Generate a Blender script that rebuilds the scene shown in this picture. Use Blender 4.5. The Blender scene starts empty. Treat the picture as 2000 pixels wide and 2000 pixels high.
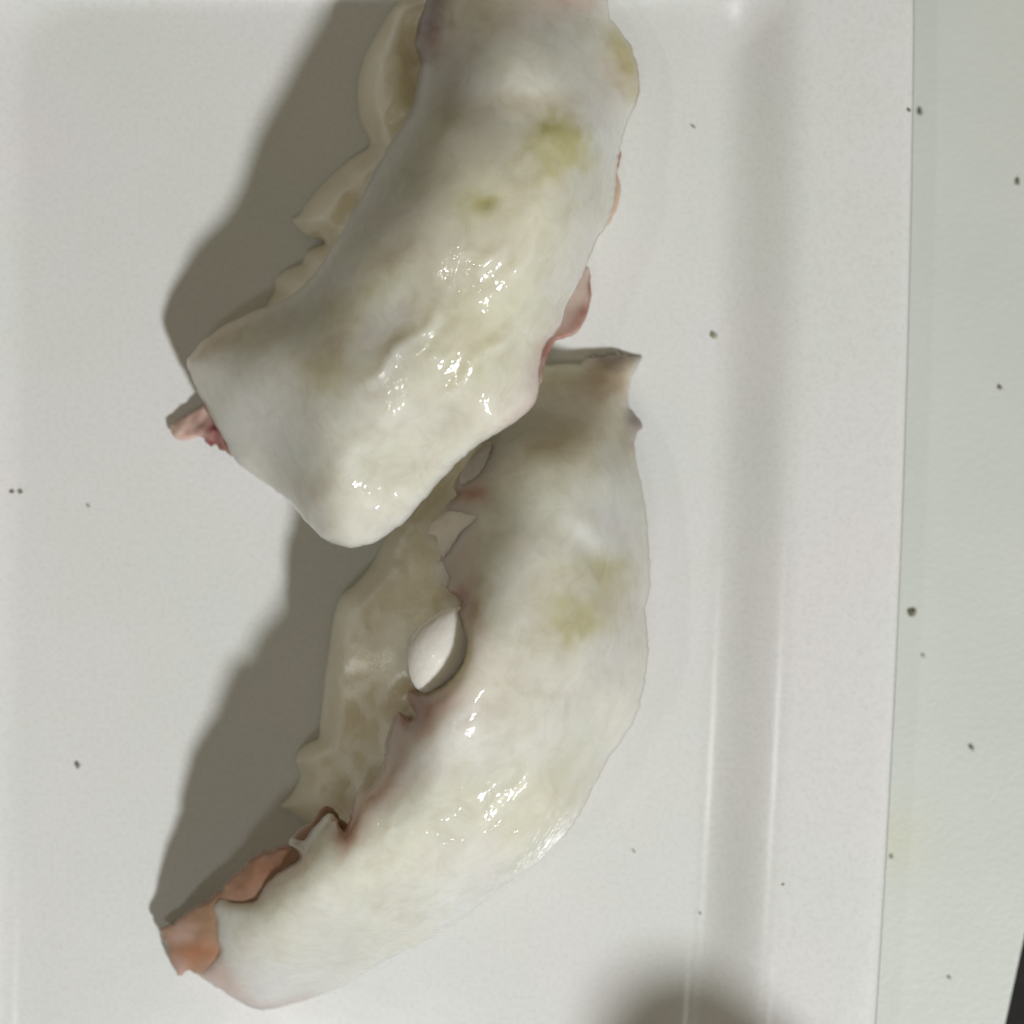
import bpy, bmesh, math, random
import numpy as np
from mathutils import Vector, Matrix
from mathutils.geometry import delaunay_2d_cdt

random.seed(4); rng = np.random.default_rng(7)
C = bpy.context.scene.collection
scene = bpy.context.scene

# ------------------------------------------------------------------ camera, world, lamps, exposure
H = 0.22                      # lens above the floor of the plate (metres)
S = 0.105 / 2000.0            # metres per photo pixel on the floor of the plate
cam_d = bpy.data.cameras.new('camera'); cam = bpy.data.objects.new('camera', cam_d); C.objects.link(cam)
cam.location = (0, 0, H); cam_d.sensor_width = 36; cam_d.lens = 36 * H / 0.105
cam_d.clip_start = 0.01; cam_d.clip_end = 20
cam_d.dof.use_dof = True; cam_d.dof.focus_distance = H - 0.020; cam_d.dof.aperture_fstop = 22
scene.camera = cam

world = bpy.data.worlds.new('World'); scene.world = world; world.use_nodes = True
bg = world.node_tree.nodes['Background']
bg.inputs[0].default_value = (1.0, 0.79, 0.44, 1); bg.inputs[1].default_value = 0.122

def area(name, az, el, dist, size, power, col):
    d = bpy.data.lights.new(name, 'AREA'); d.shape = 'DISK'; d.size = size; d.energy = power; d.color = col
    o = bpy.data.objects.new(name, d); C.objects.link(o)
    v = Vector((math.cos(el) * math.cos(az), math.cos(el) * math.sin(az), math.sin(el))) * dist
    o.location = v; o.rotation_euler = (-v).to_track_quat('-Z', 'Y').to_euler()
    return o
R = math.radians
area('ceiling_lamp', R(-54), R(49), 0.78, 0.066, 5.15, (0.975, 0.995, 1.02))
area('ceiling_lamp', R(-109), R(70), 1.4, 0.11, 0.95, (0.96, 1.0, 1.0))
area('ceiling_lamp', R(-163), R(66), 0.9, 0.030, 0.34, (0.96, 1.0, 1.0))
scene.view_settings.view_transform = 'Standard'; scene.view_settings.look = 'None'
scene.view_settings.exposure = 0; scene.view_settings.gamma = 1

# ------------------------------------------------------------------ helpers
def P(px, py, z):
    k = (H - z) / H
    return ((px - 1000) * S * k, (1000 - py) * S * k, z)

def tag(o, label=None, cat=None, group=None, kind=None):
    if label: o['label'] = label
    if cat: o['category'] = cat
    if group: o['group'] = group
    if kind: o['kind'] = kind
    return o

def empty(name, loc, label, cat, group=None):
    o = bpy.data.objects.new(name, None); C.objects.link(o); o.location = loc; o.empty_display_size = 0.01
    return tag(o, label, cat, group)

def link(name, me, mat, parent=None, loc=None):
    o = bpy.data.objects.new(name, me); C.objects.link(o)
    if mat and not me.materials: me.materials.append(mat)
    if parent:
        o.parent = parent
        bpy.context.view_layer.update()
        o.matrix_parent_inverse = parent.matrix_world.inverted()
    return o

def smooth_outline(pts, step=5.0):
    """closed Catmull-Rom through the points, resampled"""
    p = np.array(pts, float); n = len(p); out = []
    for i in range(n):
        a, b, c, d = p[i - 1], p[i], p[(i + 1) % n], p[(i + 2) % n]
        L = np.linalg.norm(c - b); m = max(1, int(round(L / step)))
        for k in range(m):
            t = k / m
            # gentle tension so that corners stay corners
            m1 = (c - a) * 0.38; m2 = (d - b) * 0.38
            lim = L * 1.0
            for mm in (m1, m2):
                l = np.linalg.norm(mm)
                if l > lim: mm *= lim / l
            h = (2*t**3 - 3*t*t + 1) * b + (t**3 - 2*t*t + t) * m1 + (-2*t**3 + 3*t*t) * c + (t**3 - t*t) * m2
            out.append(h)
    return np.array(out)

def sdf(q, poly):
    """positive inside"""
    q = np.asarray(q, float); a = poly; b = np.roll(poly, -1, 0)
    d = np.full(len(q), 1e9); ins = np.zeros(len(q), bool)
    for (ax, ay), (bx, by) in zip(a, b):
        ex, ey = bx - ax, by - ay; l2 = ex * ex + ey * ey + 1e-12
        t = np.clip(((q[:, 0] - ax) * ex + (q[:, 1] - ay) * ey) / l2, 0, 1)
        dx = q[:, 0] - ax - t * ex; dy = q[:, 1] - ay - t * ey
        d = np.minimum(d, dx * dx + dy * dy)
        c = ((ay > q[:, 1]) != (by > q[:, 1]))
        with np.errstate(divide='ignore', invalid='ignore'):
            xi = ex * (q[:, 1] - ay) / (ey if ey != 0 else 1e-12) + ax
        ins ^= c & (q[:, 0] < xi)
    d = np.sqrt(d)
    return np.where(ins, d, -d)

class TPS:
    """thin plate spline: heights in cm at photo points"""
    def __init__(s, pts, lam=0.02):
        p = np.array(pts, float); s.c = p[:, :2] / 300.0; n = len(p)
        K = s.U(s.c, s.c) + lam * np.eye(n)
        Pm = np.hstack([np.ones((n, 1)), s.c]); A = np.zeros((n + 3, n + 3))
        A[:n, :n] = K; A[:n, n:] = Pm; A[n:, :n] = Pm.T
        s.w = np.linalg.solve(A, np.concatenate([p[:, 2], np.zeros(3)]))
    def U(s, a, b):
        r2 = ((a[:, None, :] - b[None, :, :]) ** 2).sum(-1)
        return 0.5 * r2 * np.log(r2 + 1e-9)
    def __call__(s, q):
        q = np.asarray(q, float) / 300.0
        return s.U(q, s.c) @ s.w[:-3] + s.w[-3] + q @ s.w[-2:]

def vnoise(q, scale, seed=0, rot=0.0, stretch=1.0):
    """smooth value noise in [-1,1] on photo points; scale in px, stretched along direction rot"""
    q = np.asarray(q, float); c, s = math.cos(rot), math.sin(rot)
    x = (q[:, 0] * c + q[:, 1] * s) / (scale * stretch); y = (-q[:, 0] * s + q[:, 1] * c) / scale
    r = np.random.default_rng(seed); T = r.uniform(-1, 1, (256, 256))
    xi = np.floor(x).astype(int); yi = np.floor(y).astype(int); fx = x - xi; fy = y - yi
    fx = fx * fx * fx * (fx * (6 * fx - 15) + 10); fy = fy * fy * fy * (fy * (6 * fy - 15) + 10)
    g = lambda a, b: T[a % 256, b % 256]
    return (g(xi, yi) * (1 - fx) + g(xi + 1, yi) * fx) * (1 - fy) + (g(xi, yi + 1) * (1 - fx) + g(xi + 1, yi + 1) * fx) * fy

def triangulate(outline, step, rings):
    ol = outline; n = len(ol)
    area2 = np.sum(ol[:, 0] * np.roll(ol[:, 1], -1) - np.roll(ol[:, 0], -1) * ol[:, 1])
    tg = np.roll(ol, -1, 0) - np.roll(ol, 1, 0); tg /= (np.linalg.norm(tg, axis=1)[:, None] + 1e-9)
    nrm = np.stack([-tg[:, 1], tg[:, 0]], 1) * (1 if area2 > 0 else -1)
    extra = []
    for r in rings:
        k = max(1, int(r / 6)); q = ol[::k] + nrm[::k] * r
        q = q[sdf(q, ol) > 0.86 * r]; extra.append(q)
    lo, hi = ol.min(0), ol.max(0); last = rings[-1] + step * 0.55
    gx, gy = np.meshgrid(np.arange(lo[0], hi[0], step), np.arange(lo[1], hi[1], step * 0.866))
    gx = gx + (np.arange(gx.shape[0])[:, None] % 2) * step / 2
    g = np.stack([gx.ravel(), gy.ravel()], 1); g = g + rng.uniform(-.12, .12, g.shape) * step
    extra.append(g[sdf(g, ol) > last])
    pts = np.concatenate([ol] + extra)
    ed = [(i, (i + 1) % n) for i in range(n)]
    v, e, f, ov, oe, of = delaunay_2d_cdt([Vector(p) for p in pts], ed, [], 0, 1e-4)
    V = np.array([tuple(p) for p in v]); F = np.array([t for t in f])
    cen = V[F].mean(1); F = F[sdf(cen, ol) > 0]
    d = sdf(V, ol); d[d < 0.05] = 0
    return V, F, d

def sheet(name, outline, ztop, thick, mat, parent, colour=None, step=9.0, smooth_step=5.0, round_px=None, detail=None, smoothpts=True, rag=1.3, wetf=None):
    """a slice with real thickness: top at ztop(photo point) cm, rounded rim"""
    ol = smooth_outline(outline, smooth_step) if smoothpts else np.array(outline, float)
    if rag:
        tg = np.roll(ol, -1, 0) - np.roll(ol, 1, 0); tg /= np.linalg.norm(tg, axis=1)[:, None] + 1e-9
        ol = ol + np.stack([-tg[:, 1], tg[:, 0]], 1) * (rag * (vnoise(ol, 9, 77) + .8 * vnoise(ol, 22, 78)))[:, None]
    r = round_px or thick * 0.5 * 190
    rings = [x for x in (0.04 * r, 0.15 * r, 0.33 * r, 0.6 * r, 0.95 * r) if x > 0.8]
    V, F, d = triangulate(ol, step, rings)
    z = ztop(V)
    if detail is not None: z = z + detail(V) * np.clip(d / 25.0, 0, 1)
    prof = np.sqrt(np.clip(1 - (1 - np.clip(d / r, 0, 1)) ** 2, 0, 1))
    mid = z - thick / 2
    zt = (mid + prof * thick / 2) * 0.01; zb = (mid - prof * thick / 2) * 0.01
    zt = np.maximum(zt, 0.0003 + 0.00002 * prof); zb = np.minimum(np.maximum(zb, 0.00012), zt - 0.00001 * (prof > 0))
    rim = d <= 0; n = len(V)
    idx_b = np.where(rim, np.arange(n), -1); nb = int((~rim).sum()); idx_b[~rim] = n + np.arange(nb)
    zt[rim] = np.maximum(mid[rim] * 0.01, 0.0002)
    co = [P(V[i, 0], V[i, 1], zt[i]) for i in range(n)] + [P(V[i, 0], V[i, 1], zb[i]) for i in np.where(~rim)[0]]
    a, b, c = V[F[:, 0]], V[F[:, 1]], V[F[:, 2]]
    ccw = ((b[:, 0]-a[:, 0])*(c[:, 1]-a[:, 1]) - (b[:, 1]-a[:, 1])*(c[:, 0]-a[:, 0])) < 0   # photo y is down
    top = [tuple(t) if k else tuple(t[::-1]) for t, k in zip(F.tolist(), ccw)]
    bot = [tuple(int(idx_b[i]) for i in t[::-1]) for t in top]
    me = bpy.data.meshes.new(name); me.from_pydata(co, [], top + bot); me.update()
    me.polygons.foreach_set('use_smooth', [True] * len(me.polygons))
    VV = np.concatenate([V, V[~rim]])
    col = colour(VV, np.concatenate([d, d[~rim]])) if colour else np.ones((len(VV), 3)) * .7
    at = me.color_attributes.new('tint', 'FLOAT_COLOR', 'POINT')
    at.data.foreach_set('color', np.hstack([col, (wetf(VV) if wetf else np.full(len(VV), .5))[:, None]]).astype(np.float32).ravel())
    return link(name, me, mat, parent)

def mound(name, outline, ztop, side_px, mat, parent, step=11.0, detail=None):
    """closed lump standing on the plate"""
    ol = smooth_outline(outline, 7.0)
    V, F, d = triangulate(ol, step, [1.5, 5, 11, 20, 32])
    prof = np.sqrt(np.clip(1 - (1 - np.clip(d / side_px, 0, 1)) ** 2, 0, 1))
    z = ztop(V)
    if detail is not None: z = z + detail(V)
    zt = np.maximum(z, 0.06) * 0.01 * prof + 0.0004
    rim = d <= 0; n = len(V)
    co = [P(V[i, 0], V[i, 1], zt[i] if not rim[i] else 0.0004) for i in range(n)]
    ri = np.where(rim)[0]
    a, b, c = V[F[:, 0]], V[F[:, 1]], V[F[:, 2]]
    ccw = ((b[:, 0]-a[:, 0])*(c[:, 1]-a[:, 1]) - (b[:, 1]-a[:, 1])*(c[:, 0]-a[:, 0])) < 0
    top = [tuple(t) if k else tuple(t[::-1]) for t, k in zip(F.tolist(), ccw)]
    ib = -np.ones(n, int); ib[~rim] = n + np.arange(int((~rim).sum())); ib[rim] = ri
    co += [P(V[i, 0], V[i, 1], 0.0002) for i in np.where(~rim)[0]]
    bot = [tuple(int(ib[i]) for i in t[::-1]) for t in top]
    me = bpy.data.meshes.new(name); me.from_pydata(co, [], top + bot); me.update()
    me.polygons.foreach_set('use_smooth', [True] * len(me.polygons))
    return link(name, me, mat, parent)

# ------------------------------------------------------------------ materials
def new_mat(name):
    m = bpy.data.materials.new(name); m.use_nodes = True
    nt = m.node_tree; return m, nt, nt.nodes['Principled BSDF']
def N(nt, t, **kw):
    n = nt.nodes.new(t)
    for k, v in kw.items(): setattr(n, k, v)
    return n
def noise(nt, co, scale, detail=3, rough=.5, dist=0.0):
    n = N(nt, 'ShaderNodeTexNoise'); n.inputs['Scale'].default_value = scale
    n.inputs['Detail'].default_value = detail; n.inputs['Roughness'].default_value = rough
    n.inputs['Distortion'].default_value = dist; nt.links.new(co, n.inputs['Vector']); return n
def mapping(nt, rot, scl):
    tc = N(nt, 'ShaderNodeTexCoord'); mp = N(nt, 'ShaderNodeMapping')
    g = N(nt, 'ShaderNodeNewGeometry')
    nt.links.new(g.outputs['Position'], mp.inputs['Vector'])
    mp.inputs['Rotation'].default_value = (0, 0, -rot)
    m2 = N(nt, 'ShaderNodeMapping'); nt.links.new(mp.outputs['Vector'], m2.inputs['Vector']); m2.inputs['Scale'].default_value = scl
    return m2.outputs['Vector']
def ramp(nt, src, stops):
    r = N(nt, 'ShaderNodeValToRGB'); nt.links.new(src, r.inputs['Fac'])
    e = r.color_ramp.elements
    while len(e) < len(stops): e.new(.5)
    for el, (p, c) in zip(e, stops): el.position = p; el.color = (*c, 1) if len(c) == 3 else c
    return r
def bump(nt, h, strength, dist, normal=None):
    b = N(nt, 'ShaderNodeBump'); b.inputs['Strength'].default_value = strength; b.inputs['Distance'].default_value = dist
    nt.links.new(h, b.inputs['Height'])
    if normal: nt.links.new(normal, b.inputs['Normal'])
    return b.outputs['Normal']

def flesh_material(name, rot, sss=0.85, wet=1.0, rough=.40, cb=.75, scale=.009, f2=480, fibre=0.0, fw=.3):
    m, nt, b = new_mat(name)
    at = N(nt, 'ShaderNodeAttribute'); at.attribute_name = 'tint'
    iso = mapping(nt, 0, (1, 1, 1)); fib = mapping(nt, rot, (1, 2.1, 1))
    n1 = noise(nt, iso, 380, 6, .68, .8); r1 = ramp(nt, n1.outputs['Fac'], [(.28, (.86, .85, .82)), (.5, (.98, .975, .96)), (.72, (1.06, 1.06, 1.05))])
    mx = N(nt, 'ShaderNodeMix', data_type='RGBA', blend_type='MULTIPLY'); mx.inputs['Factor'].default_value = 1
    nt.links.new(at.outputs['Color'], mx.inputs['A']); nt.links.new(r1.outputs['Color'], mx.inputs['B'])
    nt.links.new(mx.outputs['Result'], b.inputs['Base Color'])
    b.inputs['Subsurface Weight'].default_value = sss
    b.inputs['Subsurface Radius'].default_value = (1.0, .85, .62); b.inputs['Subsurface Scale'].default_value = scale
    bw = N(nt, 'ShaderNodeRGBToBW'); nt.links.new(at.outputs['Color'], bw.inputs[0])
    mr = N(nt, 'ShaderNodeMapRange'); nt.links.new(bw.outputs[0], mr.inputs['Value'])
    for k, v in (('From Min', .12), ('From Max', .48), ('To Min', .15), ('To Max', sss)): mr.inputs[k].default_value = v
    nt.links.new(mr.outputs['Result'], b.inputs['Subsurface Weight'])
    b.inputs['Roughness'].default_value = rough; b.inputs['IOR'].default_value = 1.38
    b.inputs['Specular IOR Level'].default_value = .14
    b.inputs['Coat IOR'].default_value = 1.4
    # fine creases and a film of moisture; the tint's alpha says how wet the place is
    n2 = noise(nt, fib if fibre else iso, f2, 2, .5, .9); n3 = noise(nt, iso, 2000, 2, .5); n4 = noise(nt, fib, 230, 2, .5, .8)
    sb = N(nt, 'ShaderNodeMath', operation='SUBTRACT'); nt.links.new(n2.outputs['Fac'], sb.inputs[0]); sb.inputs[1].default_value = .5
    ab = N(nt, 'ShaderNodeMath', operation='ABSOLUTE'); nt.links.new(sb.outputs[0], ab.inputs[0])
    ad = N(nt, 'ShaderNodeMath', operation='MULTIPLY_ADD'); nt.links.new(n3.outputs['Fac'], ad.inputs[0]); ad.inputs[1].default_value = 0.0
    m3 = N(nt, 'ShaderNodeMath', operation='MULTIPLY'); nt.links.new(n2.outputs['Fac'], m3.inputs[0]); m3.inputs[1].default_value = fw; nt.links.new(m3.outputs[0], ad.inputs[2])
    ad2 = N(nt, 'ShaderNodeMath', operation='MULTIPLY_ADD'); nt.links.new(n4.outputs['Fac'], ad2.inputs[0]); ad2.inputs[1].default_value = .6
    nt.links.new(ad.outputs[0], ad2.inputs[2])
    nb = noise(nt, iso, 420, 4, .6); nt.links.new(bump(nt, nb.outputs['Fac'], .08, .00025), b.inputs['Normal'])
    bn = N(nt, 'ShaderNodeBump'); bn.inputs['Distance'].default_value = .00030; nt.links.new(ad2.outputs[0], bn.inputs['Height'])
    ms = N(nt, 'ShaderNodeMath', operation='MULTIPLY'); nt.links.new(at.outputs['Alpha'], ms.inputs[0]); ms.inputs[1].default_value = cb; nt.links.new(ms.outputs[0], bn.inputs['Strength'])
    nt.links.new(bn.outputs['Normal'], b.inputs['Coat Normal'])
    wv = noise(nt, iso, 120, 2, .5); wr = ramp(nt, wv.outputs['Fac'], [(.34, (.45, .45, .45)), (.48, (wet, wet, wet))])
    mw = N(nt, 'ShaderNodeMath', operation='MULTIPLY'); nt.links.new(wr.outputs['Color'], mw.inputs[0])
    mq = N(nt, 'ShaderNodeMath', operation='MULTIPLY_ADD'); nt.links.new(at.outputs['Alpha'], mq.inputs[0]); mq.inputs[1].default_value = .7; mq.inputs[2].default_value = .3
    nt.links.new(mq.outputs[0], mw.inputs[1]); nt.links.new(mw.outputs[0], b.inputs['Coat Weight'])
    b.inputs['Coat Roughness'].default_value = .06
    return m

flesh_a = flesh_material('octopus_flesh_upper', R(57), cb=.85, f2=620, fibre=1, fw=.36)
flesh_b = flesh_material('octopus_flesh_lower', R(53), wet=.8, f2=760, cb=.9, fibre=1, fw=.50)
lobe_m = flesh_material('pale_sucker_flesh', R(50), sss=.4, wet=.5, scale=.002)
skin_m = flesh_material('octopus_skin', R(50), sss=.5, wet=.6, scale=.0012)

rice_m, nt, b = new_mat('cooked_rice')
iso = mapping(nt, 0, (1, 1, 1))
nz = noise(nt, iso, 260, 3, .5); rr = ramp(nt, nz.outputs['Fac'], [(.3, (.84, .77, .58)), (.7, (.90, .85, .70))])
nt.links.new(rr.outputs['Color'], b.inputs['Base Color'])
b.inputs['Subsurface Weight'].default_value = .6; b.inputs['Subsurface Radius'].default_value = (1, .8, .5)
b.inputs['Subsurface Scale'].default_value = .006; b.inputs['Roughness'].default_value = .4; b.inputs['Coat Weight'].default_value = .35; b.inputs['Coat Roughness'].default_value = .12
n3 = noise(nt, iso, 1500, 3, .6); nt.links.new(bump(nt, n3.outputs['Fac'], .4, .0004), b.inputs['Normal'])

grain_m, nt, b = new_mat('rice_grain_white')
iso = mapping(nt, 0, (1, 1, 1))
b.inputs['Base Color'].default_value = (.80, .77, .70, 1)
b.inputs['Subsurface Weight'].default_value = .5; b.inputs['Subsurface Radius'].default_value = (1, .85, .65)
b.inputs['Subsurface Scale'].default_value = .0012; b.inputs['Roughness'].default_value = .28
b.inputs['Coat Weight'].default_value = .15; b.inputs['Coat Roughness'].default_value = .1
n3 = noise(nt, iso, 1300, 3, .6); nt.links.new(bump(nt, n3.outputs['Fac'], .2, .0004), b.inputs['Normal'])

glaze, nt, b = new_mat('white_glaze')
iso = mapping(nt, 0, (1, 1, 1))
n1 = noise(nt, iso, 45, 3, .6); r1 = ramp(nt, n1.outputs['Fac'], [(.3, (.705, .725, .69)), (.5, (.725, .73, .705)), (.7, (.745, .728, .715))])
n2 = noise(nt, iso, 2300, 3, .7); r2 = ramp(nt, n2.outputs['Fac'], [(.28, (.90, .90, .89)), (.55, (1, 1, 1))])
mx = N(nt, 'ShaderNodeMix', data_type='RGBA', blend_type='MULTIPLY'); mx.inputs['Factor'].default_value = 1
nt.links.new(r1.outputs['Color'], mx.inputs['A']); nt.links.new(r2.outputs['Color'], mx.inputs['B'])
nt.links.new(mx.outputs['Result'], b.inputs['Base Color'])
b.inputs['Roughness'].default_value = .22; b.inputs['IOR'].default_value = 1.5
n3 = noise(nt, iso, 120, 2, .5); nt.links.new(bump(nt, n3.outputs['Fac'], .12, .0005), b.inputs['Normal'])

edge_dark, nt, b = new_mat('dark_plate_edge')
b.inputs['Base Color'].default_value = (.25, .24, .20, 1); b.inputs['Roughness'].default_value = .6  # thin grey-brown band round the plate's outer edge, darker than the glaze

paper, nt, b = new_mat('pale_green_laminate')
iso = mapping(nt, 0, (1, 1, 1))
n1 = noise(nt, iso, 60, 4, .6); r1 = ramp(nt, n1.outputs['Fac'], [(.3, (.555, .585, .53)), (.7, (.60, .62, .57))])
g = N(nt, 'ShaderNodeNewGeometry'); vd = N(nt, 'ShaderNodeVectorMath', operation='DISTANCE'); nt.links.new(g.outputs['Position'], vd.inputs[0])
vd.inputs[1].default_value = P(1745, 1640, -.006); st = ramp(nt, vd.outputs['Value'], [(0, (1, .97, .86)), (.0055, (1, 1, 1))]); mx = N(nt, 'ShaderNodeMix', data_type='RGBA', blend_type='MULTIPLY')
mx.inputs['Factor'].default_value = 1; nt.links.new(r1.outputs['Color'], mx.inputs['A']); nt.links.new(st.outputs['Color'], mx.inputs['B'])
nt.links.new(mx.outputs['Result'], b.inputs['Base Color']); b.inputs['Roughness'].default_value = .5
n2 = noise(nt, iso, 1500, 3, .6); nt.links.new(bump(nt, n2.outputs['Fac'], .25, .0002), b.inputs['Normal'])

dark, nt, b = new_mat('dark_table')
iso = mapping(nt, R(20), (1, 8, 1))
n1 = noise(nt, iso, 60, 4, .6); r1 = ramp(nt, n1.outputs['Fac'], [(.3, (.006, .005, .004)), (.7, (.014, .011, .008))])
nt.links.new(r1.outputs['Color'], b.inputs['Base Color']); b.inputs['Roughness'].default_value = .6; b.inputs['Specular IOR Level'].default_value = .15

fleck, nt, b = new_mat('dried_green_flake')
b.inputs['Base Color'].default_value = (.17, .165, .11, 1); b.inputs['Roughness'].default_value = .8
fleck2, nt, b = new_mat('pale_green_flake')
b.inputs['Base Color'].default_value = (.36, .37, .25, 1); b.inputs['Roughness'].default_value = .7
fleck3, nt, b = new_mat('grey_flake')
b.inputs['Base Color'].default_value = (.28, .28, .25, 1); b.inputs['Roughness'].default_value = .8

# ------------------------------------------------------------------ setting: table, mat, plate
MAT_Z = -0.0060
def slab(name, pts, z0, z1, mat, bev=0.0003):
    bm = bmesh.new(); vs = [bm.verts.new((x, y, z1)) for x, y in pts]; f = bm.faces.new(vs)
    if f.normal.z < 0: f.normal_flip()
    g = bmesh.ops.extrude_face_region(bm, geom=[f])
    for v in [e for e in g['geom'] if isinstance(e, bmesh.types.BMVert)]: v.co.z = z0
    bmesh.ops.recalc_face_normals(bm, faces=bm.faces)
    bmesh.ops.bevel(bm, geom=[e for e in bm.edges], offset=bev, segments=2, affect='EDGES')
    me = bpy.data.meshes.new(name); bm.to_mesh(me); bm.free(); return link(name, me, mat)
tb = slab('tabletop', [(-.6, -.6), (.6, -.6), (.6, .6), (-.6, .6)], -.035, MAT_Z - .0016, dark, .002); tag(tb, kind='structure')
q = lambda px, py: P(px, py, MAT_Z)[:2]
pm = slab('placemat', [q(2080, 1470), q(1880, 2386), q(1700, 3200), q(-1400, 2900), q(-1400, -900), q(2500, -900), q(2470, -300)], MAT_Z - .0012, MAT_Z, paper)
tag(pm, 'pale greenish white placemat beside the plate, its slanted edge cutting the bottom right corner', 'placemat')

def plate():
    # outline in photo pixels; profile: (inset from the edge in px, z in cm)
    x0, x1, y0, y1 = -325, 1786, -356, 2700
    prof = [(60, -.45), (30, -.42), (6, .14), (1.0, .22), (0, .29), (1.5, .345), (5, .375), (11, .392), (20, .40), (60, .405), (120, .407), (170, .408), *[(195 + 190 * i / 18, .408 * (.5 + .5 * math.cos(math.pi * i / 18)) if i else .4079) for i in range(19)], (430, 0.0), (520, -.001), (700, -.002), (850, -.002), (1000, -.002)]
    Rr = 380; nc = 22; ns = 44
    rings = []
    for d, z in prof:
        a0, a1, b0, b1 = x0 + d, x1 - d, y0 + d, y1 - d
        r = max(Rr - d, 135); r = min(r, (a1 - a0) / 2 - 1, (b1 - b0) / 2 - 1) if (a1 - a0) / 2 > 4 else 2
        pts = []
        cs = [(a1 - r, b0 + r, -90), (a1 - r, b1 - r, 0), (a0 + r, b1 - r, 90), (a0 + r, b0 + r, 180)]
        for k, (cx, cy, s) in enumerate(cs):
            for i in range(nc + 1):
                t = R(s + 90 * i / nc); pts.append((cx + r * math.cos(t), cy + r * math.sin(t)))
            nx, ny, s2 = cs[(k + 1) % 4]; t = R(s2)
            e = (nx + r * math.cos(t), ny + r * math.sin(t)); st = pts[-1]
            for i in range(1, ns): pts.append((st[0] + (e[0] - st[0]) * i / ns, st[1] + (e[1] - st[1]) * i / ns))
        ring = []
        for x, y in pts:
            w = (x - 700) / 1086.0
            yy = min(max(y, -300), 2600)
            bow = (0.0077 * yy + 1.49e-5 * yy * abs(yy)); dx = -bow * min(1, w * 1.5) if w > 0 else -bow * .5 * -w
            ring.append(P(x + dx, y, z * (.0082 if z > 0 else .01)))
        rings.append(ring)
    m = len(rings[0]); co = [p for r in rings for p in r]; fc = []
    for k in range(len(rings) - 1):
        for i in range(m):
            j = (i + 1) % m; fc.append((k*m+i, k*m+j, (k+1)*m+j, (k+1)*m+i))
    k = len(rings) - 1
    fc.append(tuple(k*m + i for i in range(m))); fc.append(tuple(reversed(range(m))))
    me = bpy.data.meshes.new('serving_plate'); me.from_pydata(co, [], fc); me.update()
    bm = bmesh.new(); bm.from_mesh(me); bmesh.ops.remove_doubles(bm, verts=bm.verts, dist=1e-7); bmesh.ops.recalc_face_normals(bm, faces=bm.faces); bm.to_mesh(me); bm.free()
    me.polygons.foreach_set('use_smooth', [True] * len(me.polygons))
    me.materials.append(glaze); me.materials.append(edge_dark)
    for p in me.polygons[3 * m:5 * m]: p.material_index = 1
    return link('serving_plate', me, glaze)
pl = plate(); tag(pl, 'white glazed rectangular plate with a flat raised rim, under both pieces of sushi', 'plate')

# ------------------------------------------------------------------ colour helpers for the flesh
CREAM = np.array([.69, .668, .585])
YEL = np.array([.50, .475, .24]); OLIVE = np.array([.38, .355, .16]); TAN = np.array([.50, .42, .30])
PINK = np.array([.60, .42, .37]); ROSE = np.array([.38, .18, .145]); RUST = np.array([.36, .15, .07])
MAROON = np.array([.20, .045, .05]); PURPLE = np.array([.13, .10, .125]); GREY = np.array([.66, .64, .60])
def paint(base, blobs, rim=None, seed=1):
    def f(V, d):
        c = np.tile(base, (len(V), 1)).astype(float)
        c *= (1 + .05 * vnoise(V, 110, seed) + .035 * vnoise(V, 38, seed + 1))[:, None]; c[:, 2] *= 1 + .05 * vnoise(V, 130, seed + 6); c[:, 1] *= 1 + .02 * vnoise(V, 60, seed + 7)
        Vw = V + np.stack([vnoise(V, 40, seed + 2), vnoise(V, 40, seed + 3)], 1) * 14 + np.stack([vnoise(V, 15, seed + 4), vnoise(V, 15, seed + 5)], 1) * 9
        for (x, y, rx, ry, ang, col, w) in blobs:
            Q = Vw if min(rx, ry) > 30 else V * .7 + Vw * .3
            a = R(ang); dx = Q[:, 0] - x; dy = Q[:, 1] - y
            u = (dx * math.cos(a) + dy * math.sin(a)) / rx; v = (-dx * math.sin(a) + dy * math.cos(a)) / ry
            k = np.clip(w * np.exp(-(u * u + v * v) ** 1.3) * (1 + .22 * vnoise(V, 19, seed + 8) + .14 * vnoise(V, 9, seed + 9)), 0, 1)
            c = c * (1 - k[:, None]) + col * k[:, None]
        if rim: c = rim(c, V, d)
        return c
    return f

SUSHI = 'octopus nigiri on the white plate'
# ------------------------------------------------------------------ upper nigiri
up = empty('octopus_nigiri', P(850, 560, 0.0), 'larger octopus nigiri, glossy with wet highlights, cut off by the top edge of the picture', 'sushi', SUSHI)
up_out = [(905,-95),(860,-70),(838,-20),(826,20),(815,52),(810,87),(818,125),(812,165),(806,205),(785,245),(762,278),(735,325),(707,384),(672,445),(640,495),(610,540),(565,580),(500,606),(438,636),(395,668),(366,704),
 (374,735),(395,782),(430,845),(460,900),(480,917),(520,945),(562,977),(592,1012),(622,1046),(645,1060),(681,1070),(718,1064),(751,1048),(793,1018),(842,960),(880,918),(921,881),(945,862),(979,842),(1020,815),(1045,786),
 (1054,757),(1054,725),(1058,698),(1068,671),(1093,640),(1104,605),(1128,556),(1144,524),(1154,498),(1166,469),(1182,445),(1192,420),(1200,385),(1204,344),(1209,300),(1229,232),(1241,207),(1250,178),(1246,132),(1233,91),(1212,58),(1191,35),(1186,0),(1176,-50),(1130,-95),(1020,-115)]
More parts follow.
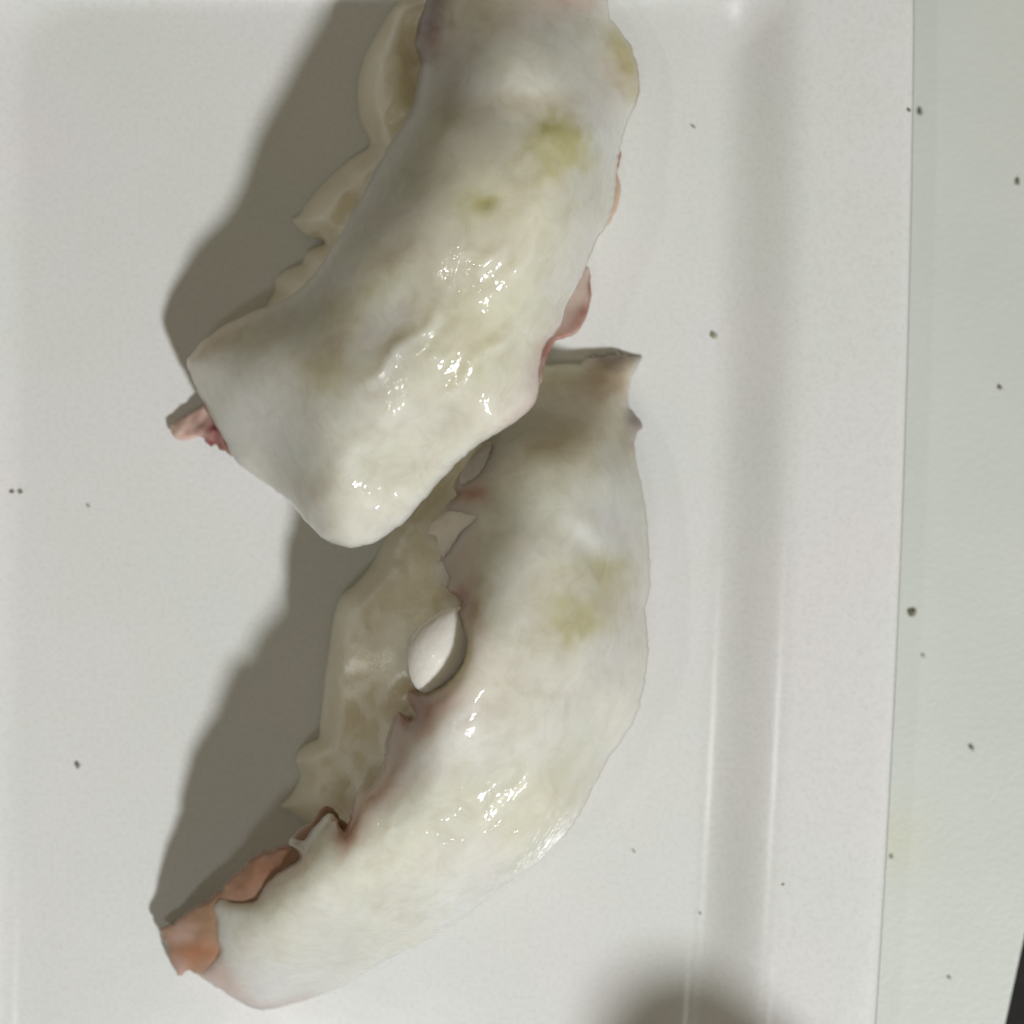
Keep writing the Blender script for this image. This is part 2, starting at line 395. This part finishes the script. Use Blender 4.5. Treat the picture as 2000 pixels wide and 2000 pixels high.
up_z = TPS([(905,-95,1.4),(1020,-115,1.35),(1130,-95,1.3),(838,-20,1.25),(1186,0,1.0),(1000,-40,1.7),(900,20,1.68),(1080,20,1.7),
 (815,60,1.2),(820,170,1.55),(765,275,1.7),(707,384,1.75),(640,495,1.72),(565,580,1.33),(438,636,.95),(366,704,.75),
 (395,782,.65),(460,900,.55),(520,945,.6),(592,1012,1.3),(645,1060,1.65),(681,1070,1.7),(751,1048,1.68),(842,960,1.82),(921,881,2.02),(1020,815,2.06),(1054,725,1.95),(1104,605,1.78),(1144,524,1.66),(1192,420,1.48),(1204,344,1.3),(1209,300,1.25),(1241,207,1.1),(1250,178,1.0),(1233,91,1.0),
 (960,100,2.1),(1060,110,2.15),(1000,150,2.32),(1100,150,2.1),(950,205,2.22),(1040,215,2.28),(1150,150,1.7),
 (870,250,2.3),(960,300,2.5),(1080,290,2.42),(1150,270,2.1),(800,400,2.35),(900,420,2.62),(1000,430,2.6),(1090,430,2.36),
 (730,520,2.27),(830,540,2.5),(940,560,2.52),(1040,560,2.38),(640,620,1.96),(740,660,2.3),(850,700,2.5),(960,690,2.33),
 (500,680,1.5),(560,740,1.82),(650,790,2.15),(760,820,2.38),(870,810,2.2),(970,770,2.2),(450,770,1.15),(520,850,1.3),(600,900,1.75),(700,930,2.0),(800,900,2.02),(680,1010,1.9),(740,1000,1.86),(620,980,1.85)])
up_blobs = [(940,600,300,170,-58,YEL*.6+CREAM*.4,.45),(960,330,190,110,0,YEL*.5+CREAM*.5,.35),(1090,258,58,36,20,OLIVE,.85),(1125,300,32,44,0,OLIVE*.7+YEL*.3,.8),(1080,312,55,46,0,YEL,.65),
 (950,396,20,16,0,OLIVE,.85),(935,398,50,28,0,OLIVE*.5+YEL*.5,.45),(760,505,70,28,-35,TAN,.45),(690,590,80,35,-40,YEL,.4),(650,690,80,38,-50,TAN,.6),(640,730,50,40,0,YEL,.3),
 (1236,115,32,85,-15,OLIVE,.95),(1222,85,30,50,-30,YEL,.7),(1200,140,40,50,0,PINK,.25),(1040,200,100,22,0,TAN,.5),
 (832,22,46,88,12,PURPLE,.98),(850,70,45,50,0,ROSE,.35),(960,0,160,60,0,TAN,.45),(1110,-30,110,60,0,PINK,.55),(420,665,70,22,-30,TAN*.6+PINK*.4,.45),(480,640,80,25,-25,TAN,.3)]
def up_rim(c, V, d):
    # rosy skin left along the lower right rim
    k = np.clip(1 - d / 26, 0, 1) * np.clip((V[:, 0] - 880) / 90, 0, 1) * np.clip((860 - V[:, 1]) / 60, 0, 1) * np.clip((V[:, 1] - 560) / 100, 0, 1)
    k = k * .75
    c = c * (1 - k[:, None]) + (PINK * .75 + ROSE * .25) * k[:, None]
    k = np.clip(1 - d / 5, 0, 1) * np.clip((V[:, 0] - 1100) / 60, 0, 1) * np.clip((560 - V[:, 1]) / 60, 0, 1) * .8
    return c * (1 - k[:, None]) + ROSE * .6 * k[:, None]
AX = math.atan2(850, -520)
def up_detail(V):
    w = np.clip(((V[:, 0] - 850) * .85 + (V[:, 1] - 560) * .52 + 60) / 140, 0, 1)
    z = .022 * vnoise(V, 80, 11, AX, 1.8) + (.004 + .012 * w) * vnoise(V, 38, 12, AX, 1.9) + .008 * w * vnoise(V, 18, 13, AX, 2.2)
    for (ax, ay, bx, by, w, h) in [(700, 760, 880, 590, 15, .05), (850, 800, 1000, 640, 17, .06), (930, 560, 975, 470, 14, .03), (1000, 560, 1050, 450, 12, .03), (640, 930, 720, 860, 22, .04), (770, 900, 830, 850, 18, .03)]:
        L = math.hypot(bx - ax, by - ay); t = ((V[:, 0] - ax) * (bx - ax) + (V[:, 1] - ay) * (by - ay)) / L; n = (-(V[:, 0] - ax) * (by - ay) + (V[:, 1] - ay) * (bx - ax)) / L
        n = n + 8 * np.sin(t / 21.0 + ax) ; z = z + h * np.exp(-(n / w) ** 2) * np.clip(t / 40, 0, 1) * np.clip((L - t) / 40, 0, 1)
    dm = np.exp(-(((V[:, 0] - 952) / 16) ** 2 + ((V[:, 1] - 396) / 14) ** 2)); return z - .03 * dm
up_slice = sheet('octopus_slice', up_out, up_z, .36, flesh_a, up, paint(CREAM, up_blobs, up_rim, 3), step=7.5, detail=up_detail,
    wetf=lambda V: np.clip(.12 + .88 * np.clip(((V[:, 0] - 850) * .85 + (V[:, 1] - 560) * .52 + 110) / 120, 0, 1) + .35 * np.exp(-(((V[:, 0] - 1010) / 160) ** 2 + ((V[:, 1] - 160) / 70) ** 2)), 0, 1))

# rosy skin showing behind the right rim
up_skin = [(1142,520),(1150,524),(1154,545),(1155,575),(1152,598),(1142,626),(1125,650),(1104,660),(1084,668),(1072,690),(1063,715),(1058,745),(1040,760),(1030,720),(1050,670),(1075,630),(1100,580),(1125,535)]
def under(zf, gap): return lambda V: zf(V) - gap
sheet('skin_edge', up_skin, lambda V: np.interp(V[:, 1], [520, 600, 700, 760], [.72, .72, .9, 1.05]), .09, skin_m, up_slice,
      paint(np.array([.56, .47, .41]), [(1135,625,22,45,30,ROSE,.8),(1085,672,40,14,-40,ROSE,.9),(1066,710,12,40,15,ROSE*.8,.8),(1154,560,6,60,0,ROSE*.8,.9)], seed=21), step=6, smooth_step=4)
rag = [(1206,290),(1214,297),(1211,318),(1205,338),(1212,362),(1211,385),(1203,414),(1188,441),(1176,440),(1180,400),(1185,340),(1190,300)]
sheet('skin_edge', rag, lambda V: np.full(len(V), .62), .08, skin_m, up_slice, paint(PINK*.6+TAN*.4, [(1210,310,7,26,0,ROSE*.5,.9),(1207,360,12,40,0,TAN,.4)], seed=23), step=5, smooth_step=3)
tail = [(331,831),(335,846),(341,854),(352,860),(368,859),(380,854),(390,852),(399,856),(401,864),(407,868),(413,872),(419,868),(424,870),(428,878),(435,880),(441,880),(445,886),(450,892),(459,893),(466,900),(476,907),(510,900),(500,840),(450,770),(420,770),(396,790),(362,812)]
sheet('skin_tail', tail, lambda V: np.interp(V[:, 0], [331, 400, 480], [.12, .22, .28]) + .05 * np.exp(-((V[:, 1] - 850) / 25) ** 2) + .02 * vnoise(V, 14, 3), .10, skin_m, up_slice,
      paint(PINK*.85+TAN*.15, [(428,843,30,32,40,MAROON,.95),(412,866,16,11,20,MAROON,1),(442,872,26,16,40,ROSE*.6,.9),(465,897,14,8,30,TAN*.7,.7),(345,838,14,12,0,TAN+.1,.5)], seed=25), step=5, smooth_step=3)

up_rice = [(742,55),(712,110),(699,157),(697,195),(703,235),(722,283),(680,313),(646,343),(618,372),(597,399),(583,420),(567,428),(578,442),(600,462),(618,466),(634,475),(612,484),(596,494),(590,514),(560,526),(538,543),(535,570),(500,625),(440,680),(430,750),(490,850),(600,930),(700,960),(830,870),(950,750),(1030,620),(1090,480),(1150,330),(1180,200),(1140,50),(1050,-40),(860,-50),(780,0)]
up_poly = smooth_outline(up_out, 8)
up_rz = TPS([(742,60,.8),(705,160,.85),(705,230,.8),(765,150,1.2),(800,80,1.05),(740,250,1.28),(680,330,.9),(600,410,.75),(575,430,.6),(640,400,1.15),(700,340,1.35),(650,450,1.3),(600,500,1.0),(560,550,.75),(620,520,1.15),(730,300,1.42),
 (900,300,2.0),(1000,300,2.0),(800,600,2.1),(650,800,1.7),(500,740,1.0),(850,750,1.8),(1000,100,1.6),(1100,300,1.5),(1000,600,1.5)])
def packed(seed, outline, n, amp=.10, base=.03):
    r = np.random.default_rng(seed); ol = np.array(outline, float); lo, hi = ol.min(0), ol.max(0); G = []
    while len(G) < n:
        p = r.uniform(lo, hi)
        if sdf(p[None], ol)[0] > 8 and all(np.hypot(*(p - g[0])) > 34 for g in G): G.append((p, r.uniform(0, math.pi), r.uniform(46, 62), r.uniform(24, 31), r.uniform(.6, 1.0)))
    def f(V):
        acc = np.zeros(len(V))
        for p, a, L, W, h in G:
            dx = V[:, 0] - p[0]; dy = V[:, 1] - p[1]; u = (dx * math.cos(a) + dy * math.sin(a)) / L; v = (-dx * math.sin(a) + dy * math.cos(a)) / W
            b = h * amp * 1.1 * np.exp(-1.5 * (u * u + v * v)); acc = (acc ** 3 + b ** 3) ** (1 / 3)
        return acc - amp * .4 + base * vnoise(V, 70, seed) + .010 * vnoise(V, 14, seed + 2) + .006 * vnoise(V, 7, seed + 3)
    return f
def cap(rz, sz, poly, gap=.40):
    def f(V):
        z = rz(V); s = sdf(V, poly); w = np.clip((s + 36) / 36, 0, 1)
        lim = sz(V) - gap; m = np.minimum(z, lim); return z * (1 - w) + m * w
    return f
def lumps(seed, amp=.10):
    def f(V):
        return amp * vnoise(V, 60, seed, .6, 1.6) + amp * .45 * vnoise(V, 26, seed + 1) + .012 * vnoise(V, 9, seed + 2)
    return f
upr = cap(up_rz, up_z, up_poly)
up_ball = mound('rice_ball', up_rice, upr, 46, rice_m, up, step=8.0, detail=packed(31, up_rice, 150))

# ------------------------------------------------------------------ lower nigiri
lo = empty('octopus_nigiri', P(930, 1320, 0.0), 'lower octopus nigiri with a reddish brown skin tip and rice showing along its left', 'sushi', SUSHI)
lo_out = [(1060,714),(1095,711),(1132,710),(1147,696),(1154,698),(1159,690),(1164,697),(1172,694),(1179,697),(1186,685),(1190,693),(1196,688),(1200,694),(1209,681),(1214,692),(1221,689),(1228,696),(1240,695),(1256,697),(1246,717),(1234,740),(1229,770),(1229,796),(1236,800),(1241,810),(1250,822),(1256,835),(1246,845),(1239,869),
 (1244,905),(1251,936),(1258,970),(1264,1006),(1268,1070),(1271,1139),(1265,1170),(1260,1192),(1263,1217),(1267,1271),(1263,1312),(1250,1379),(1228,1425),(1183,1492),(1150,1559),(1111,1624),(1059,1675),(1033,1701),(981,1732),(911,1790),(871,1815),(820,1845),(763,1871),(710,1902),(664,1929),(620,1947),(581,1958),(545,1968),(515,1972),(490,1968),(468,1958),(440,1940),(410,1919),(385,1901),
 (400,1890),(420,1872),(428,1857),(424,1838),(420,1815),(418,1795),(408,1777),(416,1759),(432,1749),(453,1760),(478,1762),(499,1757),(513,1728),(534,1708),(559,1691),(584,1676),(578,1662),(560,1652),(572,1634),(592,1640),(604,1628),(618,1608),(640,1588),(652,1590),(664,1615),(672,1625),(680,1605),(690,1575),(700,1545),(722,1540),(745,1500),(752,1455),(764,1412),(778,1390),(792,1398),(803,1408),(808,1390),(800,1378),(795,1355),(800,1346),(826,1352),(850,1346),(874,1333),(896,1308),(910,1275),(912,1255),(905,1230),(893,1208),(882,1193),(896,1186),(905,1176),(893,1166),(878,1158),(862,1136),(852,1112),(862,1085),(872,1050),(868,1020),(872,985),(892,968),(884,948),(900,922),(928,886),(950,850),(1000,780),(1030,738)]
lo_z = TPS([(1060,714,.35),(1132,710,.22),(1209,683,.16),(1256,697,.12),(1234,740,.3),(1229,796,.45),(1256,835,.4),(1240,870,.6),(1150,750,.55),(1190,780,.75),(1110,800,1.2),(1170,860,1.55),(1030,760,.7),
 (1258,970,.95),(1268,1070,1.05),(1271,1139,1.1),(1263,1217,1.15),(1267,1271,1.15),(1250,1379,1.15),(1183,1492,1.2),(1111,1624,1.45),(1033,1701,1.45),(950,1698,2.02),(1008,1662,2.0),(1085,1588,1.95),(885,1760,1.8),(740,1835,1.35),(1150,1482,1.75),(1215,1370,1.6),(911,1790,1.25),(763,1871,.8),(664,1929,.35),(581,1958,.2),(515,1972,.15),(440,1940,.2),(385,1901,.2),
 (428,1857,.75),(420,1815,.9),(408,1777,.9),(432,1749,1.05),(499,1757,1.4),(559,1691,1.75),(560,1652,1.7),(640,1588,2.0),(672,1625,2.2),(700,1545,2.1),(752,1455,2.0),(803,1408,2.35),(800,1346,2.2),(874,1333,2.7),(912,1255,2.8),(882,1193,2.4),(878,1158,2.2),(862,1085,1.85),(872,985,1.45),(900,922,1.35),(950,850,1.2),(1000,780,1.0),
 (1010,880,1.88),(1000,980,2.15),(1100,920,2.05),(1200,930,1.55),(955,1100,2.36),(1060,1060,2.4),(1140,1010,2.1),(1200,1080,1.8),(930,1270,2.8),(1020,1200,2.62),(1120,1180,2.35),(1200,1200,1.9),(860,1440,2.74),(960,1400,2.68),(1060,1350,2.45),(1160,1350,2.05),
 (775,1590,2.4),(870,1540,2.5),(980,1520,2.36),(1080,1490,2.15),(700,1670,2.3),(800,1660,2.35),(900,1640,2.24),(1000,1610,2.14),(620,1740,2.05),(700,1770,1.9),(800,1760,1.85),(540,1790,1.65),(620,1840,1.4),(470,1820,1.2),(500,1890,.85),(580,1900,.85)])
lo_blobs = [(1130,1215,58,44,0,OLIVE,.75),(1180,1120,60,42,30,YEL,.6),(1120,1180,95,80,0,YEL,.35),(1200,1160,40,80,0,TAN,.4),(1130,860,100,70,0,YEL*.5+TAN*.5,.4),(1000,1330,150,80,-50,TAN,.28),(1080,1560,120,60,-45,YEL*.4+CREAM*.6,.4),(920,1560,110,60,-50,YEL*.4+CREAM*.6,.4),
 (914,966,42,13,-4,RUST*.7,1),(935,970,40,30,0,ROSE,.35),(896,1170,28,22,30,RUST*.65,1),(905,1178,12,12,0,RUST,.8),(900,1100,40,90,10,PINK,.35),(940,920,40,60,20,ROSE,.3),(915,1215,25,30,0,ROSE,.35),
 (806,1366,18,38,5,RUST*.8,1),(810,1394,28,30,0,RUST*.55,1),(785,1400,24,16,0,RUST,.8),(782,1402,22,16,-20,ROSE,.85),(825,1395,26,40,20,ROSE,.55),(770,1440,40,40,0,PINK,.55),(840,1370,50,30,0,ROSE,.35),
 (673,1616,22,50,4,RUST*.75,1),(666,1560,14,22,0,ROSE,.8),(690,1590,18,30,0,ROSE,.35),(715,1545,25,25,0,PINK,.5),(740,1520,45,45,0,PINK*.4+GREY*.6,.5),
 (410,1908,50,30,35,RUST*.4+PINK*.6,.85),(445,1925,40,30,35,PINK,.65),(430,1890,25,22,0,PINK,.5),(580,1690,40,25,-40,PINK,.4),(530,1740,35,25,-40,PINK,.35),(425,1765,25,20,0,PINK,.4),(500,1960,80,12,10,PINK,.4),(470,1850,35,50,0,PINK*.5+CREAM*.5,.3),
 (1244,822,24,36,-15,PURPLE*.8,1),(1228,850,22,30,0,PURPLE,.55),(1195,705,48,26,0,PURPLE*.7+ROSE*.3,.9),(1240,700,22,18,0,TAN,.6),(1110,740,120,50,0,YEL*.4+TAN*.5,.7),(1180,760,70,40,0,ROSE*.4+TAN*.5,.6),(1150,840,110,60,0,TAN,.5)]
def lo_rim(c, V, d):
    # yellowed cut rim round the sucker hole, purple trace of skin on the right rim
    hd = np.hypot(V[:, 0] - 850, V[:, 1] - 1270)
    k = np.clip(1 - d / 14, 0, 1) * (hd < 95) * (V[:, 0] > 812) * .85; c = c * (1 - k[:, None]) + (OLIVE * .8 + RUST * .2) * k[:, None]
    k = np.clip(1 - d / 20, 0, 1) * np.clip((640 - V[:, 0]) / 40, 0, 1) * (V[:, 1] > 1630) * .6; c = c * (1 - k[:, None]) + (PINK * .6 + ROSE * .4) * k[:, None]
    k = np.clip(1 - d / 75, 0, 1) * np.clip((V[:, 0] - 640) / 30, 0, 1) * np.clip((980 - V[:, 0]) / 60, 0, 1) * np.clip((1660 - V[:, 1]) / 40, 0, 1) * np.clip((hd - 60) / 40, 0, 1) * .55; c = c * (1 - k[:, None]) + (PINK * .7 + ROSE * .3) * k[:, None]
    k = np.clip(1 - d / 5, 0, 1) * (V[:, 0] > 1100) * (V[:, 1] > 860) * .6; return c * (1 - k[:, None]) + (PURPLE * .5 + ROSE * .4) * k[:, None]
AX2 = math.atan2(800, -600)
def lo_detail(V):
    w = np.clip((V[:, 1] - 1250) / 250, 0, 1)
    z = .022 * vnoise(V, 80, 41, AX2, 1.8) + (.006 + .008 * w) * vnoise(V, 34, 42, AX2, 2.2) + (.003 + .006 * w) * vnoise(V, 16, 43, AX2, 2.4)
    t = ((V[:, 0] - 1130) * .77 + (V[:, 1] - 1040) * .64); n = (-(V[:, 0] - 1130) * .64 + (V[:, 1] - 1040) * .77)
    z = z + .05 * np.exp(-(n + 22) ** 2 / 700) * np.exp(-(t - 20) ** 2 / 3500) - .04 * np.exp(-(n - 16) ** 2 / 500) * np.exp(-(t - 30) ** 2 / 3500)
    return z
lo_zc = cap(lo_z, up_z, up_poly, .40)
lo_slice = sheet('octopus_slice', lo_out, lo_zc, .32, flesh_b, lo, paint(CREAM * .985, lo_blobs, lo_rim, 5), step=7.5, smooth_step=4, detail=lo_detail, round_px=24,
    wetf=lambda V: np.clip(.2 + .8 * np.clip((V[:, 1] - 1330) / 220, 0, 1), 0, 1))

lskin = [(311,1813),(316,1826),(321,1842),(326,1858),(330,1872),(338,1892),(346,1903),(356,1905),(362,1898),(372,1896),(384,1903),(420,1915),(470,1880),(530,1770),(600,1700),(690,1640),(660,1590),(636,1576),(612,1600),(590,1614),(572,1633),(560,1650),(545,1655),(528,1657),(505,1668),(486,1681),(466,1698),(449,1716),(432,1738),(415,1751),(398,1762),(378,1772),(358,1785),(338,1800)]
_e = [(416,1759),(432,1749),(453,1761),(499,1757),(513,1728),(559,1691),(586,1675),(560,1652),(420,1815),(428,1857),(404,1890),(600,1700),(690,1640),(470,1850),(660,1600)]
_ez = lo_z(np.array(_e, float))
_ls = TPS([(x, y, z - (.06 if i < 11 else .42)) for i, ((x, y), z) in enumerate(zip(_e, _ez))] + [(311,1813,.30),(330,1872,.20),(350,1904,.13),(384,1903,.14),(338,1800,.45),(398,1762,.85),(449,1716,1.15),(528,1657,1.5),(590,1614,1.7),(370,1840,.55)])
def lskin_z(V): return _ls(V) + .012 * vnoise(V, 26, 51) + .006 * vnoise(V, 11, 52)
sheet('skin_tip', lskin, lskin_z, .12, skin_m, lo_slice,
      paint(np.array([.37, .23, .16]), [(385,1858,42,26,10,RUST*.9,.85),(370,1875,26,24,0,RUST,.6),(355,1820,26,18,20,PINK,.55),(345,1890,18,22,20,PINK*.8,.6),(540,1690,40,20,-35,RUST*.8+.03,.4),(590,1620,30,14,-40,PINK*.9,.7),(480,1720,60,30,-40,RUST*1.1,.3)], seed=61), step=6, smooth_step=4, rag=2.5)

for lobe in ([(835,1042),(845,1020),(868,1000),(900,988),(930,990),(946,1005),(940,1025),(915,1045),(890,1070),(868,1090),(856,1072),(852,1050)],
             [(898,934),(913,902),(935,872),(960,862),(966,890),(950,925),(925,946),(905,950)],
             [(846,1100),(868,1096),(884,1112),(886,1138),(870,1146),(852,1128)]):
    cx = np.mean(lobe, 0)
    sheet('sucker_lobe', lobe, lambda V, cx=cx: np.maximum(lo_z(V), 1.5 if cx[1] < 1150 else 0) + .025, .2, lobe_m, lo_slice, paint(CREAM * .82 + PINK * .18 if cx[1] < 1150 else CREAM, [], seed=int(cx[0])), round_px=30, step=6, smooth_step=4)

lo_rice = [(790,960),(760,1030),(730,1095),(695,1140),(666,1164),(652,1200),(645,1240),(639,1283),(632,1330),(629,1366),(624,1410),(622,1440),(600,1452),(582,1468),(577,1490),(586,1516),(575,1540),(563,1558),(548,1574),(570,1588),(592,1604),(640,1640),(640,1740),(740,1780),(880,1690),(1030,1560),(1130,1400),(1190,1200),(1185,1000),(1120,860),(1020,800),(900,840)]
lo_poly = smooth_outline(lo_out, 8)
lo_rz = TPS([(790,970,.8),(735,1100,.85),(670,1175,1.0),(645,1283,1.05),(630,1400,1.0),(590,1480,.75),(560,1570,.4),(600,1600,.55),(650,1560,.95),(640,1500,.95),
 (800,1030,1.1),(860,1020,1.2),(900,940,1.15),(800,1150,1.55),(850,1180,1.9),(720,1200,1.4),(700,1350,1.4),(760,1300,1.8),(800,1270,2.38),(822,1300,2.42),(838,1235,2.3),(845,1280,2.3),(780,1360,1.95),(720,1440,1.45),(680,1500,1.2),(740,1500,1.5),
 (950,1200,2.2),(950,1400,2.2),(800,1600,1.5),(700,1700,1.0),(1100,1200,1.8),(1050,1450,1.7),(1050,950,1.4),(900,1600,1.5)])
lor = cap(lo_rz, lo_z, lo_poly, .36)
lo_ball = mound('rice_ball', lo_rice, lor, 46, rice_m, lo, step=8.0, detail=packed(35, lo_rice, 170))

# ------------------------------------------------------------------ single rice grains
def grain_mesh(seed, mat, L=.0029, W=.00150):
    r = random.Random(seed); bm = bmesh.new(); bmesh.ops.create_uvsphere(bm, u_segments=16, v_segments=12, radius=1)
    k = r.uniform(-.12, .12); ph = r.uniform(0, 6.28)
    for v in bm.verts:
        x, y, z = v.co.z, v.co.x, v.co.y
        f = (1 - .12 * x * x) * (1 + .10 * math.sin(2.2 * x + ph)) * (1 + .05 * math.sin(3 * math.atan2(z, y) + ph))
        v.co = (L * x, W * y * f + k * L * x * x * .4, W * .92 * z * f)
    for f in bm.faces: f.smooth = True
    me = bpy.data.meshes.new('rice_grain'); bm.to_mesh(me); bm.free(); me.materials.append(mat); return me
GM = [grain_mesh(i, rice_m) for i in range(5)]; GW = [grain_mesh(i + 9, grain_m) for i in range(3)]
gcount = 0
def grain(px, py, zc, ang, ball, tilt=0.0, sc=(1, 1, 1), mat=None):
    """ang in degrees in the photo, counter-clockwise from the photo's x axis"""
    global gcount
    me = (GW[gcount % 3] if mat else GM[gcount % 5]); gcount += 1
    o = bpy.data.objects.new('rice_grain', me); C.objects.link(o)
    o.parent = ball; bpy.context.view_layer.update(); o.matrix_parent_inverse = ball.matrix_world.inverted()
    o.location = P(px, py, zc * .01); o.rotation_euler = (0, R(tilt), R(ang)); o.scale = sc
    return o
def on(rz, px, py): return float(rz(np.array([[px, py]], float))[0])
g0 = grain(863, 1269, 2.36, 63, lo_ball, -3, (1.5, 1.8, 1.15), True); g0['label'] = 'bright white rice grain lit inside the sucker hole'

# ------------------------------------------------------------------ flakes
def flake(px, py, z, rx, ry, mat, seed, label, group=None):
    r = random.Random(seed); bm = bmesh.new(); bmesh.ops.create_icosphere(bm, subdivisions=2, radius=1)
    r2 = r.uniform(-1, 1)
    for v in bm.verts:
        f = 1 + r.uniform(-.38, .38); v.co = (v.co.x * rx * .75 * S * f * (1 + .5 * v.co.y * r2), v.co.y * ry * .75 * S * f, v.co.z * min(rx, ry) * .5 * S)
    me = bpy.data.meshes.new('flake'); bm.to_mesh(me); bm.free(); me.materials.append(mat)
    o = bpy.data.objects.new('flake', me); C.objects.link(o); o.location = P(px, py, z); o.rotation_euler = (0, 0, r.uniform(-.4, .4))
    return tag(o, label, 'flake', group)
G1, G2 = 'dark flakes on the placemat', 'tiny flakes on the plate'
mz = MAT_Z + .0002
flake(1797, 218, mz, 6.5, 10, fleck, 1, 'dark flake lying against the plate edge near the top of the placemat', G1)
flake(1776, 216, .0034, 4, 4, fleck, 2, 'small dark flake on the plate rim near the top, next to a larger flake', G2)
flake(1988, 355, mz, 5, 9, fleck, 3, 'black oval flake on the placemat at the right border of the picture', G1)
flake(1953, 757, mz, 5, 6, fleck, 4, 'dark flake on the placemat right of the plate, level with the purple skin flap', G1)
flake(1782, 1197, mz, 9, 11, fleck, 5, 'largest green flake, on the placemat touching the plate edge', G1)
flake(1898, 1461, mz, 5, 8, fleck, 6, 'dark flake on the placemat low on the right, nearest the dark table corner', G1)
flake(1804, 1281, mz, 3.5, 5, fleck3, 7, 'grey speck on the placemat just below the largest green flake', G1)
flake(1742, 1674, mz, 4, 4.5, fleck3, 8, 'grey speck on the placemat beside the lower plate edge', G1)
flake(1855, 1910, mz, 4, 4, fleck3, 9, 'faint grey speck on the placemat near the bottom of the picture', G1)
flake(1355, 248, .0003, 4.5, 3, fleck3, 10, 'grey speck on the plate floor right of the upper sushi', G2)
flake(1395, 657, .0003, 8, 8, fleck2, 11, 'pale yellowish flake on the plate beside the sloping side', G2)
flake(1447, 1477, .0013, 4, 5, fleck, 12, 'dark speck in the shaded slope of the plate', G2)
flake(1529, 1727, .0033, 5, 3.5, fleck, 13, 'dark speck on the flat plate rim low on the right', G2)
flake(1368, 1784, .0003, 2.5, 2.5, fleck, 14, 'pinprick speck at the foot of the plate slope', G2)
flake(1239, 1664, .0003, 3, 2, fleck, 15, 'thin dark speck on the plate right of the lower sushi', G2)
flake(24, 961, .0005, 7, 3, fleck, 16, 'dark smear of soot on the plate at the left border', G2)
flake(40, 962, .0004, 6, 3, fleck, 17, 'second dark smear on the plate at the left border, right of the first', G2)
flake(173, 989, .0003, 4, 2.5, fleck3, 18, 'faint grey speck on the plate left of the upper sushi', G2)
flake(152, 1497, .0004, 6, 6, fleck3, 19, 'faint round grey speck on the plate left of the long shadow', G2)

# ------------------------------------------------------------------ unseen stand-in bottle, added so its cap throws the soft shadow at the bottom of the picture
gx, gy, _ = P(1850, 2712, 0)
bt = empty('shadow_caster_bottle', (gx, gy, MAT_Z), 'unseen dark bottle with a rounded red cap, added to throw a shadow onto the plate', 'bottle')
def lathe(name, prof, mat, parent):
    bm = bmesh.new(); n = 32; rows = []
    for r, z in prof:
        rows.append([bm.verts.new((gx + r * math.cos(2*math.pi*i/n), gy + r * math.sin(2*math.pi*i/n), MAT_Z + z)) for i in range(n)])
    for a, b in zip(rows, rows[1:]):
        for i in range(n): bm.faces.new((a[i], a[(i+1) % n], b[(i+1) % n], b[i]))
    bm.faces.new(rows[0][::-1]); bm.faces.new(rows[-1])
    for f in bm.faces: f.smooth = len(f.verts) == 4
    me = bpy.data.meshes.new(name); bm.to_mesh(me); bm.free(); return link(name, me, mat, parent)
lathe('body', [(.0085, 0), (.0095, .001), (.0097, .004), (.0097, .036), (.009, .041), (.0078, .0485)], dark, bt)
capm, nt, b = new_mat('red_cap_plastic'); b.inputs['Base Color'].default_value = (.30, .03, .02, 1); b.inputs['Roughness'].default_value = .35
lathe('cap', [(.0090, .0487), (.0096, .0492), (.0098, .0575), (.0090, .0615), (.0072, .0643), (.0040, .0658), (.0008, .0662)], capm, bt)
